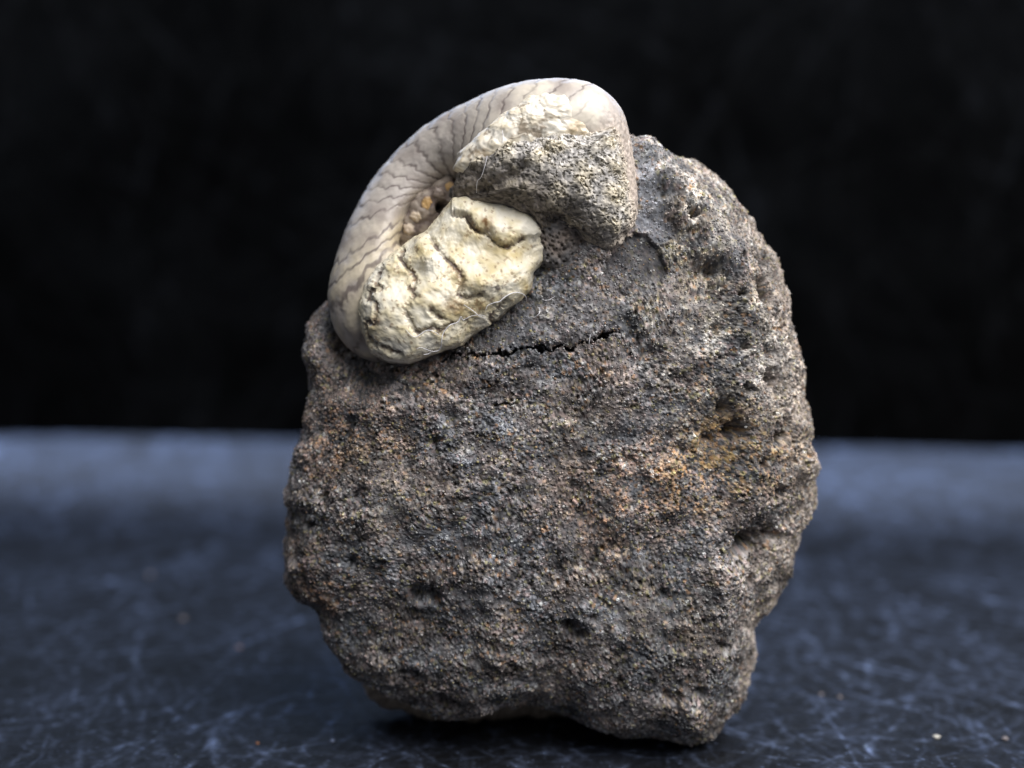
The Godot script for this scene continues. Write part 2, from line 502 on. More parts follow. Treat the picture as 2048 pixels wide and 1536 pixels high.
func shape_rock(p: Vector3, nrm: Vector3, rho: float) -> float:
	var front := smoothstep(0.05, 0.6, nrm.z)
	var q := Vector2(p.x, p.y)
	var wob := Vector2(mid.get_noise_2d(p.x * 1.7 + 50.0, p.y * 1.7), mid.get_noise_2d(p.x * 1.7, p.y * 1.7 + 90.0))
	var qw := q + wob * 0.45
	var rough := 1.0
	# large form: slow swell, tilted layering, broken lumps
	var tilt := Vector3(p.x * 0.42 + p.y * 0.12, p.y * 1.25 - p.x * 0.2, p.z * 0.5)
	var lay := layer.get_noise_3dv(tilt)
	var sm := soft.get_noise_3dv(p)
	var md := mid.get_noise_3dv(p)
	var d := 1.0 * sm + 0.5 * lay * clampf(0.5 + 1.5 * sm, 0.0, 1.0) + 0.34 * md * (1.0 + clampf(2.0 * tint.get_noise_3d(p.x, p.y + 60.0, p.z), -0.7, 1.0))
	if front > 0.0:
		d += hills(q, bumps) * front
		d += 2.0 * exp(-pow(line_far(q, ridge) / 2.6, 2.0)) * front
	# the hollow in which the shell sits
	var e := (q - seat).rotated(-deg_to_rad(53.0))
	var m := 1.0 - smoothstep(0.78, 1.12, Vector2(e.x / 22.0, e.y / 12.5).length())
	if nrm.z > 0.0 and m > 0.0:
		_push.z = -maxf(0.0, p.z - lerpf(9.5, 1.0, smoothstep(-5.5, 3.0, e.y + 0.18 * minf(0.0, -e.x - 6.0) * -1.0))) * m
	# colours: slate grey to brown, each grain its own tone
	var g := grain.get_noise_3dv(p)
	var s := speck.get_noise_3dv(p)
	var tn := tint.get_noise_3dv(p)
	var warm := clampf(0.42 + 1.15 * tn + 0.35 * (1.0 - front), 0.0, 1.0)
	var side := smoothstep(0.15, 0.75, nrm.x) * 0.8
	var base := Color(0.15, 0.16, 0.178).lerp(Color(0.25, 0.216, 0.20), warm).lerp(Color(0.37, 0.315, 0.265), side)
	var r_ := hills(qw, rust) * clampf(0.5 + 2.0 * md + g, 0.0, 1.3)
	base = base.lerp(Color(0.36, 0.19, 0.085), clampf(r_ * (0.42 + 0.55 * maxf(0.0, grain.get_noise_3d(p.y, p.z, p.x))), 0.0, 0.75))
	var o_ := hills(qw, olive) * clampf(0.35 + 2.0 * md + 0.8 * g, 0.0, 1.2)
	base = base.lerp(Color(0.26, 0.215, 0.085), clampf(o_ * (0.35 + 0.4 * maxf(0.0, grain.get_noise_3d(p.z, p.x, p.y))), 0.0, 0.65))
	var pl := hills(qw, pale) * clampf(0.55 + 1.6 * md, 0.0, 1.2)
	base = base.lerp(Color(0.58, 0.55, 0.50), clampf(pl * 0.5, 0.0, 0.75))
	var patch := soft.get_noise_3d(p.x * 1.5 + 40.0, p.y * 2.4, p.z)
	var tone := (1.0 + 0.8 * g + 0.2 * s) * clampf(0.97 + 0.8 * patch + 0.7 * md, 0.42, 1.6)
	# grains, pores and pits
	var gd := grain_far.get_noise_3dv(p) + 1.0
	var pd := pore.get_noise_3dv(p) + 1.0
	var pf := pore_fine.get_noise_3dv(p) + 1.0
	var pit := smoothstep(0.34, 0.14, pd) * smoothstep(0.0, 0.35, md + 0.5 * tn + 0.3 * side)
	var pitf := smoothstep(0.38, 0.18, pf) * smoothstep(-0.1, 0.3, mid.get_noise_3d(p.x + 70.0, p.y, p.z) + 0.1)
	rough *= lerpf(0.55, 1.0, smoothstep(-0.3, 0.02, tint.get_noise_3d(p.x * 0.9 - 30.0, p.y * 1.3, p.z) + 0.3 * md))
	# smoother, darker faces
	if front > 0.0:
		if slab_box.has_point(q):
			var k := smoothstep(-0.5, 0.4, inside(qw, slab))
			d += 0.35 * k
			base = base.lerp(Color(0.13, 0.132, 0.142), 0.65 * k)
			rough = lerpf(rough, 0.5, k)
		if slate_box.has_point(q):
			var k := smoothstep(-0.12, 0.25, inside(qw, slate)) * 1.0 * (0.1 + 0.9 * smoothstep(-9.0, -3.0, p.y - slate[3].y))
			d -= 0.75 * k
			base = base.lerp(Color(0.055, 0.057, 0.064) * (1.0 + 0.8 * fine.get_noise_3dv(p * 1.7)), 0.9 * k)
			rough = lerpf(rough, 0.28, k)
		if blue_box.has_point(q):
			var k := smoothstep(-0.2, 0.3, inside(qw, blue))
			base = base.lerp(Color(0.27, 0.29, 0.33), 0.8 * k)
			rough = lerpf(rough, 0.3, k)
			d -= 0.2 * k
	tone = lerpf(1.0, tone, 0.3 + 0.7 * rough)
	d += rough * (0.22 * (0.5 - gd) + 0.16 * fine.get_noise_3dv(p) - 0.42 * pit - 0.22 * pitf)
	if front > 0.0:
		d -= hills(qw, holes) * front * 1.9
		if crack_box.has_point(q):
			var cw := line_far(q + wob * 0.8, crack)
			d -= 2.4 * smoothstep(0.21 * clampf(0.7 + 1.6 * md, 0.3, 1.2), 0.03, cw)
		if fine_box.has_point(q):
			d -= 0.8 * smoothstep(0.16, 0.03, line_far(q + wob * 0.3, crack_fine))
	# clay in the pits is darker and yellower than the grains
	base = base.lerp(Color(0.075, 0.066, 0.04), clampf(0.75 * pit + 0.6 * pitf, 0.0, 0.9) * rough)
	var red := 1.0
	var yel := 1.0
	var odd := speck.get_noise_3dv(p * 2.3)
	if odd > 0.94:
		base = base.lerp(Color(0.36, 0.20, 0.09), 0.6 * rough)
	elif odd > 0.86:
		base = base.lerp(Color(0.30, 0.28, 0.13), 0.6 * rough)
	elif odd < -0.9:
		base = base.lerp(Color(0.46, 0.48, 0.47), 0.6 * rough)
	elif odd > 0.25 and odd < 0.5:
		base = base.lerp(Color(0.28, 0.205, 0.195), 0.5 * rough)
	elif odd > 0.6 and odd < 0.75:
		base = base.lerp(Color(0.36, 0.29, 0.20), 0.5 * rough)
	elif odd < -0.55:
		base = base.lerp(Color(0.135, 0.145, 0.165), 0.6 * rough)
	_col = Color(base.r * tone * red, base.g * tone * yel, base.b * tone)
	return d


func back_rock(p: Vector3, nrm: Vector3, _rho: float) -> float:
	var d := 1.5 * soft.get_noise_3dv(p) + 0.8 * mid.get_noise_3dv(p) + 0.1 * fine.get_noise_3dv(p)
	var g := 1.0 + 0.5 * grain.get_noise_3dv(p)
	_col = Color(0.30 * g, 0.26 * g, 0.22 * g)
	_push.y = -maxf(0.0, p.y - 0.4) * smoothstep(15.0, 5.0, p.y) * smoothstep(0.5, -5.0, p.z)
	return d


func grains_on(g: Dictionary, nrm: PackedVector3Array, count: int, parent: Node) -> void:
	# loose and half-sunk sand grains, many tens of thousands of them
	var shapes := SphereMesh.new()
	shapes.radius = 1.0
	shapes.height = 2.0
	shapes.radial_segments = 6
	shapes.rings = 3
	var pos: PackedVector3Array = g.pos
	var col: PackedColorArray = g.col
	var mm := MultiMesh.new()
	mm.transform_format = MultiMesh.TRANSFORM_3D
	mm.use_colors = true
	mm.mesh = shapes
	var buf := PackedFloat32Array()
	var put_n := 0
	while put_n < count:
		var k := rng.randi() % pos.size()
		var p := pos[k]
		var c := col[k]
		var lum := (c.r + c.g + c.b) / 3.0
		if lum < 0.10 and rng.randf() < 0.75 or nrm[k].z < -0.2:
			continue
		var r := clampf(exp(rng.randfn(-2.4, 0.33)), 0.045, 0.21)
		var b := Basis.from_euler(Vector3(rng.randf() * TAU, rng.randf() * TAU, 0)) * Basis.from_scale(Vector3(r, r * rng.randf_range(0.6, 1.0), r * rng.randf_range(0.6, 1.1)) * MM)
		var o := (p + nrm[k] * r * rng.randf_range(-0.35, 0.3)) * MM
		var u := rng.randf()
		var w := rng.randf_range(0.55, 1.55)
		var t := Color(c.r * w, c.g * w, c.b * w)
		if u < 0.022:
			t = t.lerp(Color(0.36, 0.20, 0.085), 0.6)
		elif u < 0.06:
			t = t.lerp(Color(0.36, 0.31, 0.12), 0.65)
		elif u < 0.12:
			t = t.lerp(Color(0.52, 0.53, 0.52), 0.7)
		elif u < 0.2:
			t = t.lerp(Color(0.05, 0.052, 0.058), 0.8)
		buf.append_array(PackedFloat32Array([b.x.x, b.y.x, b.z.x, o.x, b.x.y, b.y.y, b.z.y, o.y, b.x.z, b.y.z, b.z.z, o.z, t.r, t.g, t.b, 1.0]))
		put_n += 1
	mm.instance_count = count
	mm.buffer = buf
	var o := MultiMeshInstance3D.new()
	o.name = "mineral_grains"
	o.multimesh = mm
	o.material_override = stone(0.6, 0.5)
	o.set_meta("kind", "stuff")
	parent.add_child(o, true)


# ---------------------------------------------------------------- the ammonite

var sutures: Array = [PackedVector2Array([Vector2(-14.29, 57.11), Vector2(-14.79, 56.04), Vector2(-14.85, 55.18), Vector2(-14.16, 54.65), Vector2(-15.34, 54.44), Vector2(-15.67, 53.47), Vector2(-14.60, 53.26), Vector2(-14.29, 52.13), Vector2(-14.62, 50.90), Vector2(-15.64, 51.22), Vector2(-15.81, 50.15), Vector2(-15.29, 49.07), Vector2(-14.64, 48.64)]),
	PackedVector2Array([Vector2(-11.98, 58.81), Vector2(-12.30, 58.06), Vector2(-11.67, 57.11), Vector2(-10.82, 56.25), Vector2(-10.40, 55.51), Vector2(-10.56, 54.54), Vector2(-11.05, 54.76), Vector2(-10.30, 53.90), Vector2(-10.84, 53.37), Vector2(-11.22, 52.29), Vector2(-10.75, 51.22), Vector2(-10.11, 50.15)]),
	PackedVector2Array([Vector2(-8.87, 60.30), Vector2(-8.13, 59.13), Vector2(-7.28, 58.06), Vector2(-6.37, 57.21), Vector2(-5.57, 56.41), Vector2(-5.25, 55.61), Vector2(-5.69, 54.01), Vector2(-4.78, 53.58), Vector2(-3.33, 54.01)]),
	PackedVector2Array([Vector2(-6.35, 62.79), Vector2(-5.01, 62.52), Vector2(-4.22, 61.36), Vector2(-3.52, 60.88), Vector2(-2.46, 60.77), Vector2(-2.08, 60.14), Vector2(-1.28, 59.45), Vector2(-0.48, 59.13), Vector2(0.32, 59.66), Vector2(1.18, 60.08)]),
	PackedVector2Array([Vector2(-10.00, 50.04), Vector2(-9.25, 50.25), Vector2(-8.39, 50.68), Vector2(-7.64, 50.04), Vector2(-6.88, 50.68), Vector2(-6.45, 50.79)]),
	PackedVector2Array([Vector2(-13.94, 48.53), Vector2(-12.87, 47.99), Vector2(-11.96, 47.67)]),
	PackedVector2Array([Vector2(-2.10, 50.90), Vector2(-2.10, 51.54), Vector2(-1.29, 52.62), Vector2(-0.75, 53.37)]),
	PackedVector2Array([Vector2(-8.59, 52.46), Vector2(-8.06, 51.92), Vector2(-7.47, 51.54)])]
var suture_boxes := []
var sep_a := PackedVector2Array([Vector2(-13.58, 58.81), Vector2(-14.29, 57.11), Vector2(-14.85, 55.18), Vector2(-14.69, 54.54), Vector2(-15.51, 53.47), Vector2(-14.44, 52.67), Vector2(-14.62, 50.90), Vector2(-15.70, 50.15), Vector2(-14.64, 48.64), Vector2(-12.07, 47.45), Vector2(-9.92, 46.48)])
var sep_b := PackedVector2Array([Vector2(-12.50, 60.40), Vector2(-11.98, 58.81), Vector2(-11.67, 57.11), Vector2(-10.50, 55.51), Vector2(-10.84, 53.74), Vector2(-11.22, 52.29), Vector2(-10.75, 51.22), Vector2(-10.11, 50.15), Vector2(-9.37, 48.64), Vector2(-8.30, 46.48)])
var sep_c := PackedVector2Array([Vector2(-9.29, 61.20), Vector2(-8.13, 59.13), Vector2(-6.37, 57.21), Vector2(-5.31, 55.61), Vector2(-5.63, 54.12), Vector2(-3.33, 53.47), Vector2(1.40, 53.15)])
var sep_d := PackedVector2Array([Vector2(-6.61, 62.84), Vector2(-5.01, 62.52), Vector2(-4.22, 61.36), Vector2(-3.15, 60.83), Vector2(-2.08, 60.14), Vector2(-1.28, 59.45), Vector2(-0.48, 59.13), Vector2(1.18, 60.08), Vector2(4.59, 60.51)])
var cream_mid := Vector2(-6.62, 55.32)
var gray_mid := Vector2(4.68, 66.18)
var cream_bumps := [[Vector2(-1.28, 62.79), 3.75, 0.60], [Vector2(1.92, 61.46), 2.14, 0.30], [Vector2(-2.62, 58.54), 2.67, -1.30], [Vector2(-6.36, 59.34), 2.14, -0.80], [Vector2(1.66, 58.54), 1.60, -1.00], [Vector2(-3.42, 61.46), 0.86, -0.40], [Vector2(0.32, 56.41), 2.14, 0.90], [Vector2(-2.36, 55.88), 2.14, 0.90], [Vector2(-5.04, 55.88), 1.87, 0.60], [Vector2(-8.24, 57.74), 1.28, 0.50], [Vector2(-11.20, 55.88), 1.50, -1.20], [Vector2(-9.57, 59.61), 1.07, 0.50], [Vector2(-9.33, 54.54), 2.14, 0.70], [Vector2(-6.38, 54.01), 1.87, 0.60], [Vector2(-13.08, 55.08), 1.34, -0.50], [Vector2(-12.56, 52.94), 2.14, 0.70], [Vector2(-8.81, 52.13), 2.14, 0.60], [Vector2(-14.19, 51.33), 1.60, 0.40], [Vector2(-12.05, 49.72), 2.14, 0.30], [Vector2(-4.51, 52.40), 2.14, -0.40], [Vector2(-2.90, 54.81), 1.60, 0.40], [Vector2(-6.38, 55.61), 0.96, -0.70], [Vector2(-9.85, 56.41), 0.80, -0.70], [Vector2(-5.59, 50.25), 1.60, -0.50]]
var cream_stains := [[Vector2(-2.09, 58.54), 2.57, 0.80], [Vector2(-6.36, 59.87), 2.03, 0.80], [Vector2(-5.04, 54.54), 1.60, 0.90], [Vector2(-8.26, 53.47), 2.14, 0.70], [Vector2(1.66, 58.81), 1.50, 0.90], [Vector2(-12.53, 56.41), 1.18, 0.90], [Vector2(-3.44, 52.94), 2.14, 0.60], [Vector2(-9.84, 58.81), 1.34, 0.60], [Vector2(1.13, 55.08), 0.86, 1.20], [Vector2(-5.59, 50.79), 2.67, 0.50], [Vector2(-15.27, 50.25), 1.60, 0.60]]
var cream_rust := [[Vector2(-2.78, 61.57), 0.59, 1.20], [Vector2(-14.35, 51.44), 0.48, 1.00], [Vector2(-6.37, 56.95), 0.54, 0.90], [Vector2(-5.46, 56.04), 0.48, 0.90], [Vector2(-6.66, 53.21), 0.75, 0.60], [Vector2(-5.58, 52.67), 0.75, 0.60], [Vector2(-10.50, 55.61), 0.32, 1.00], [Vector2(-10.94, 54.81), 0.32, 0.90], [Vector2(-3.44, 52.67), 0.64, 0.40], [Vector2(-5.31, 55.08), 0.43, 0.60]]
var cream_dark := [[Vector2(-3.00, 54.76), 0.37, 1.00], [Vector2(-2.04, 54.65), 0.54, 1.20], [Vector2(-1.50, 54.86), 0.37, 1.00], [Vector2(-1.13, 54.01), 0.32, 1.00], [Vector2(-8.00, 51.97), 0.21, 0.80], [Vector2(2.57, 59.71), 0.59, 0.90], [Vector2(-7.75, 49.82), 0.64, 0.70], [Vector2(-6.40, 50.52), 0.48, 0.70], [Vector2(-13.14, 48.10), 0.75, 0.60], [Vector2(-7.46, 53.74), 0.27, 0.60]]


func x_on(l: PackedVector2Array, y: float) -> float:
	for i in l.size() - 1:
		if y <= l[i].y and y >= l[i + 1].y:
			return lerpf(l[i].x, l[i + 1].x, (l[i].y - y) / maxf(1e-6, l[i].y - l[i + 1].y))
	return l[0].x if y > l[0].y else l[-1].x


func y_on(l: PackedVector2Array, x: float) -> float:
	for i in l.size() - 1:
		if x >= l[i].x and x <= l[i + 1].x:
			return lerpf(l[i].y, l[i + 1].y, (x - l[i].x) / maxf(1e-6, l[i + 1].x - l[i].x))
	return l[0].y if x < l[0].x else l[-1].y


func shape_cream(p: Vector3, nrm: Vector3, rho: float) -> float:
	var q := Vector2(p.x, p.y)
	var jag := Vector2(fine.get_noise_2d(p.x, p.y), fine.get_noise_2d(p.x + 31.0, p.y)) * 0.16
	var qw := q + jag
	var inner := 1.0 - smoothstep(0.9, 1.0, rho)
	var md := mid.get_noise_3dv(p)
	var fn := fine.get_noise_3dv(p)
	var d := hills(q, cream_bumps) * (0.35 + 0.65 * inner) * 0.9 + 0.26 * md + 0.10 * mid.get_noise_3dv(p * 2.6) + 0.03 * fn + 0.012 * grain.get_noise_3dv(p * 0.7)
	_push.z = -0.24 * (p.y - cream_mid.y)
	var near := 1e9
	for k in sutures.size():
		var b: Rect2 = suture_boxes[k]
		if b.has_point(q):
			var f := line_far(qw, sutures[k])
			near = minf(near, f)
	d -= 0.38 * exp(-pow(near / 0.3, 2.0))
	if p.x > sep_d[0].x and inner > 0.0:
		d += 0.55 * smoothstep(-0.15, 0.25, p.y + jag.y - y_on(sep_d, p.x)) * inner * smoothstep(3.5, 1.0, p.y - y_on(sep_d, p.x))
	var c := Color(0.90, 0.865, 0.74).lerp(Color(0.80, 0.715, 0.475), clampf(0.42 + 1.0 * md + 0.5 * mid.get_noise_3dv(p * 2.1), 0.0, 1.0))
	var low := x_on(sep_b, p.y)
	c = c.lerp(Color(0.70, 0.66, 0.57), 0.35 * smoothstep(low, low - 6.0, p.x))
	c = c.lerp(Color(0.44, 0.34, 0.13), clampf(hills(qw, cream_stains) * (0.6 + 0.6 * md), 0.0, 0.8))
	c = c.lerp(Color(0.23, 0.11, 0.04), clampf(hills(qw, cream_rust) * (0.7 + 0.8 * fn), 0.0, 0.9))
	c = c.lerp(Color(0.10, 0.085, 0.08), clampf(hills(q + jag * 2.0, cream_dark) * (0.8 + 0.9 * fn) - 0.25, 0.0, 0.92))
	c = c.lerp(Color(0.12, 0.085, 0.07), 0.92 * smoothstep(0.32, 0.13, near) * clampf(0.75 + 1.2 * fine.get_noise_3d(p.x * 0.4, p.y * 0.4, 9.0), 0.25, 1.0))
	# peppered with tiny dark specks towards the lower right
	var pep := speck.get_noise_3d(p.x * 3.2, p.y * 3.2, p.z * 3.2)
	if pep > 0.8 and md > -0.1:
		c = c.lerp(Color(0.25, 0.15, 0.08), 0.6)
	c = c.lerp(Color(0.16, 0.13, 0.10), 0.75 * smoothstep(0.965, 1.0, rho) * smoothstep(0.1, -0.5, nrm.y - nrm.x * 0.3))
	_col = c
	if p.x > sep_d[0].x and p.y > y_on(sep_d, p.x):
		_part = 4
	elif p.x < x_on(sep_a, p.y):
		_part = 0
	elif p.x < x_on(sep_b, p.y):
		_part = 1
	elif p.y < sep_c[-1].y or p.x < x_on(sep_c, p.y):
		_part = 2
	else:
		_part = 3
	return d


func shape_gray(p: Vector3, nrm: Vector3, rho: float) -> float:
	var q := Vector2(p.x, p.y)
	var md := mid.get_noise_3dv(p)
	var fn := fine.get_noise_3dv(p)
	var pw := p + Vector3(fn, fine.get_noise_3d(p.y, p.x, 7.0), md) * 0.35
	var pd := pore.get_noise_3dv(pw * 1.5) + 1.0
	var pf := pore_fine.get_noise_3dv(pw * 1.35) + 1.0
	var low_far := line_far(q, gray_low) * signf(q.y - y_on(gray_low, q.x) + 1e-6)
	var low := smoothstep(-0.8, 4.8, low_far + 1.8 * md)  # 0 down left: browner, smoother
	var pit := smoothstep(0.40, 0.12, pd) * smoothstep(-0.25, 0.3, md + 0.5 * layer.get_noise_3dv(p * 1.5)) * (0.35 + 0.65 * low)
	var pitf := smoothstep(0.46, 0.25, pf) * (0.35 + 0.65 * low)
	var d := 0.45 * md + 0.4 * layer.get_noise_3dv(p) + 0.08 * fn - 0.30 * pit - 0.2 * pitf
	_push.z = -0.08 * (p.y - gray_mid.y) - 2.4 * smoothstep(5.0, -2.5, low_far + 0.4 * md)
	var ledge := line_far(q + Vector2(0, 0.5 * md), gray_ledge)
	d -= 0.9 * exp(-pow(ledge / 0.5, 2.0)) + hills(q + Vector2(fn, md) * 0.5, gray_recess)
	var c := Color(0.47, 0.455, 0.435).lerp(Color(0.58, 0.525, 0.41), clampf(0.45 + 1.4 * md, 0.0, 1.0))
	c = c.lerp(Color(0.205, 0.178, 0.155), 0.95 * (1.0 - low))
	var g := grain.get_noise_3dv(p)
	var tone := 1.0 + 0.42 * g + 0.25 * speck.get_noise_3dv(p * 2.0)
	c = c.lerp(Color(0.15, 0.13, 0.07), clampf(0.75 * pit + 0.6 * pitf, 0.0, 0.9))
	c = c.lerp(Color(0.5, 0.44, 0.37), smoothstep(0.86, 0.97, rho) * smoothstep(0.1, 0.6, nrm.x))
	_col = Color(c.r * tone, c.g * tone, c.b * tone)
	return d

func shape_bridge(p: Vector3, _n: Vector3, rho: float) -> float:
	var md := mid.get_noise_3dv(p)
	var g := grain.get_noise_3dv(p)
	var pf := pore_fine.get_noise_3dv(p) + 1.0
	var pit := smoothstep(0.42, 0.2, pf)
	var tone := 1.0 + 0.5 * g
	var c := Color(0.24, 0.20, 0.175).lerp(Color(0.17, 0.165, 0.165), clampf(0.4 + 1.5 * md, 0.0, 1.0)).lerp(Color(0.07, 0.06, 0.045), 0.8 * pit)
	_col = Color(c.r * tone, c.g * tone, c.b * tone)
	return 0.6 * md + 0.5 * layer.get_noise_3dv(p) + 0.12 * fine.get_noise_3dv(p) - 0.25 * pit


var gray_low := PackedVector2Array([Vector2(-7.72, 66.19), Vector2(-5.04, 65.98), Vector2(-1.29, 65.13), Vector2(1.93, 64.06), Vector2(4.62, 62.04), Vector2(6.78, 60.01), Vector2(9.49, 57.76), Vector2(11.12, 55.61)])
var gray_recess := [[Vector2(5.43, 61.24), 1.82, 1.90], [Vector2(7.59, 60.01), 1.18, 1.20], [Vector2(0.32, 67.09), 0.86, 0.80], [Vector2(3.26, 69.47), 0.64, 0.50], [Vector2(-3.43, 65.66), 1.07, 0.70], [Vector2(8.89, 67.88), 0.75, 0.50]]
var gray_ledge := PackedVector2Array([Vector2(-5.27, 64.90), Vector2(-3.41, 65.37), Vector2(-1.28, 65.90), Vector2(0.21, 66.85), Vector2(1.12, 67.79)])


func shape_crust(p: Vector3, nrm: Vector3, rho: float) -> float:
	var md := mid.get_noise_3dv(p * 1.4)
	var fn := fine.get_noise_3dv(p)
	var ce := speck.get_noise_3d(p.x * 0.33, p.y * 0.33 + md * 0.4, p.z * 0.2)
	var cd := pore.get_noise_3d(p.x * 0.5 + md * 0.3, p.y * 0.5, p.z * 0.3) + 1.0
	_col = Color(0.90, 0.86, 0.76).lerp(Color(0.72, 0.63, 0.45), clampf(0.3 + 1.1 * md, 0.0, 1.0))
	_col = _col.lerp(Color(0.30, 0.24, 0.17), 0.85 * smoothstep(0.62, 0.8, cd + 0.25 * fn))
	if ce > 0.8:
		_col = _col.lerp(Color(0.55, 0.38, 0.18), 0.3)
	_col = _col.lerp(Color(0.45, 0.40, 0.34), 0.5 * smoothstep(0.95, 1.0, rho))
	return 0.28 * md + 0.3 * (0.5 - cd) + 0.05 * fn


func shape_navel(p: Vector3, nrm: Vector3, rho: float) -> float:
	var md := mid.get_noise_3dv(p * 1.3)
	var cd := pore.get_noise_3d(p.x * 0.62, p.y * 0.62, p.z * 0.4) + 1.0
	_col = Color(0.34, 0.29, 0.24).lerp(Color(0.17, 0.135, 0.12), clampf(smoothstep(0.4, 0.75, cd) + 0.4 * md, 0.0, 1.0))
	return 0.3 * md + 0.7 * (0.4 - cd) - 4.5 * smoothstep(0.85, 0.45, Vector2(p.x, p.y).distance_to(Vector2(-7.92, 63.88)))


var seam := PackedVector3Array([Vector3(8.64, 62.22, 9.00), Vector3(7.79, 65.52, 9.00), Vector3(6.95, 68.25, 9.00), Vector3(4.74, 69.61, 9.00), Vector3(1.43, 69.34, 9.00), Vector3(-1.89, 68.89, 8.00), Vector3(-4.42, 68.15, 7.00), Vector3(-5.76, 67.68, 6.00), Vector3(-6.82, 67.37, 5.00), Vector3(-7.79, 67.12, 4.00), Vector3(-9.28, 66.21, 4.00), Vector3(-10.86, 64.99, 4.50), Vector3(-11.97, 63.32, 5.00), Vector3(-12.51, 61.54, 5.50), Vector3(-12.86, 60.13, 5.50), Vector3(-12.64, 59.34, 5.50), Vector3(-12.12, 58.67, 5.00), Vector3(-10.61, 56.74, 4.00), Vector3(-7.21, 53.27, 3.00)])
var venter := PackedVector3Array([Vector3(13.53, 60.13, 9.00), Vector3(14.00, 64.15, 9.00), Vector3(13.35, 69.06, 9.00), Vector3(12.24, 73.81, 8.00), Vector3(9.24, 76.79, 7.00), Vector3(4.82, 77.77, 6.00), Vector3(-0.23, 77.26, 5.00), Vector3(-4.82, 75.54, 3.00), Vector3(-8.97, 73.24, 1.00), Vector3(-12.58, 70.40, 0.00), Vector3(-15.85, 66.85, 0.00), Vector3(-18.30, 62.77, 1.00), Vector3(-19.79, 59.08, 2.00), Vector3(-20.77, 55.59, 3.20), Vector3(-20.93, 52.72, 4.30), Vector3(-20.00, 49.58, 5.00), Vector3(-17.50, 46.87, 5.00), Vector3(-13.87, 45.82, 4.00), Vector3(-9.58, 46.51, 3.00)])


func on_curve(l: PackedVector3Array, t: float) -> Vector3:
	var i := clampi(int(t), 0, l.size() - 2)
	return l[i].cubic_interpolate(l[i + 1], l[maxi(i - 1, 0)], l[mini(i + 2, l.size() - 1)], t - i)


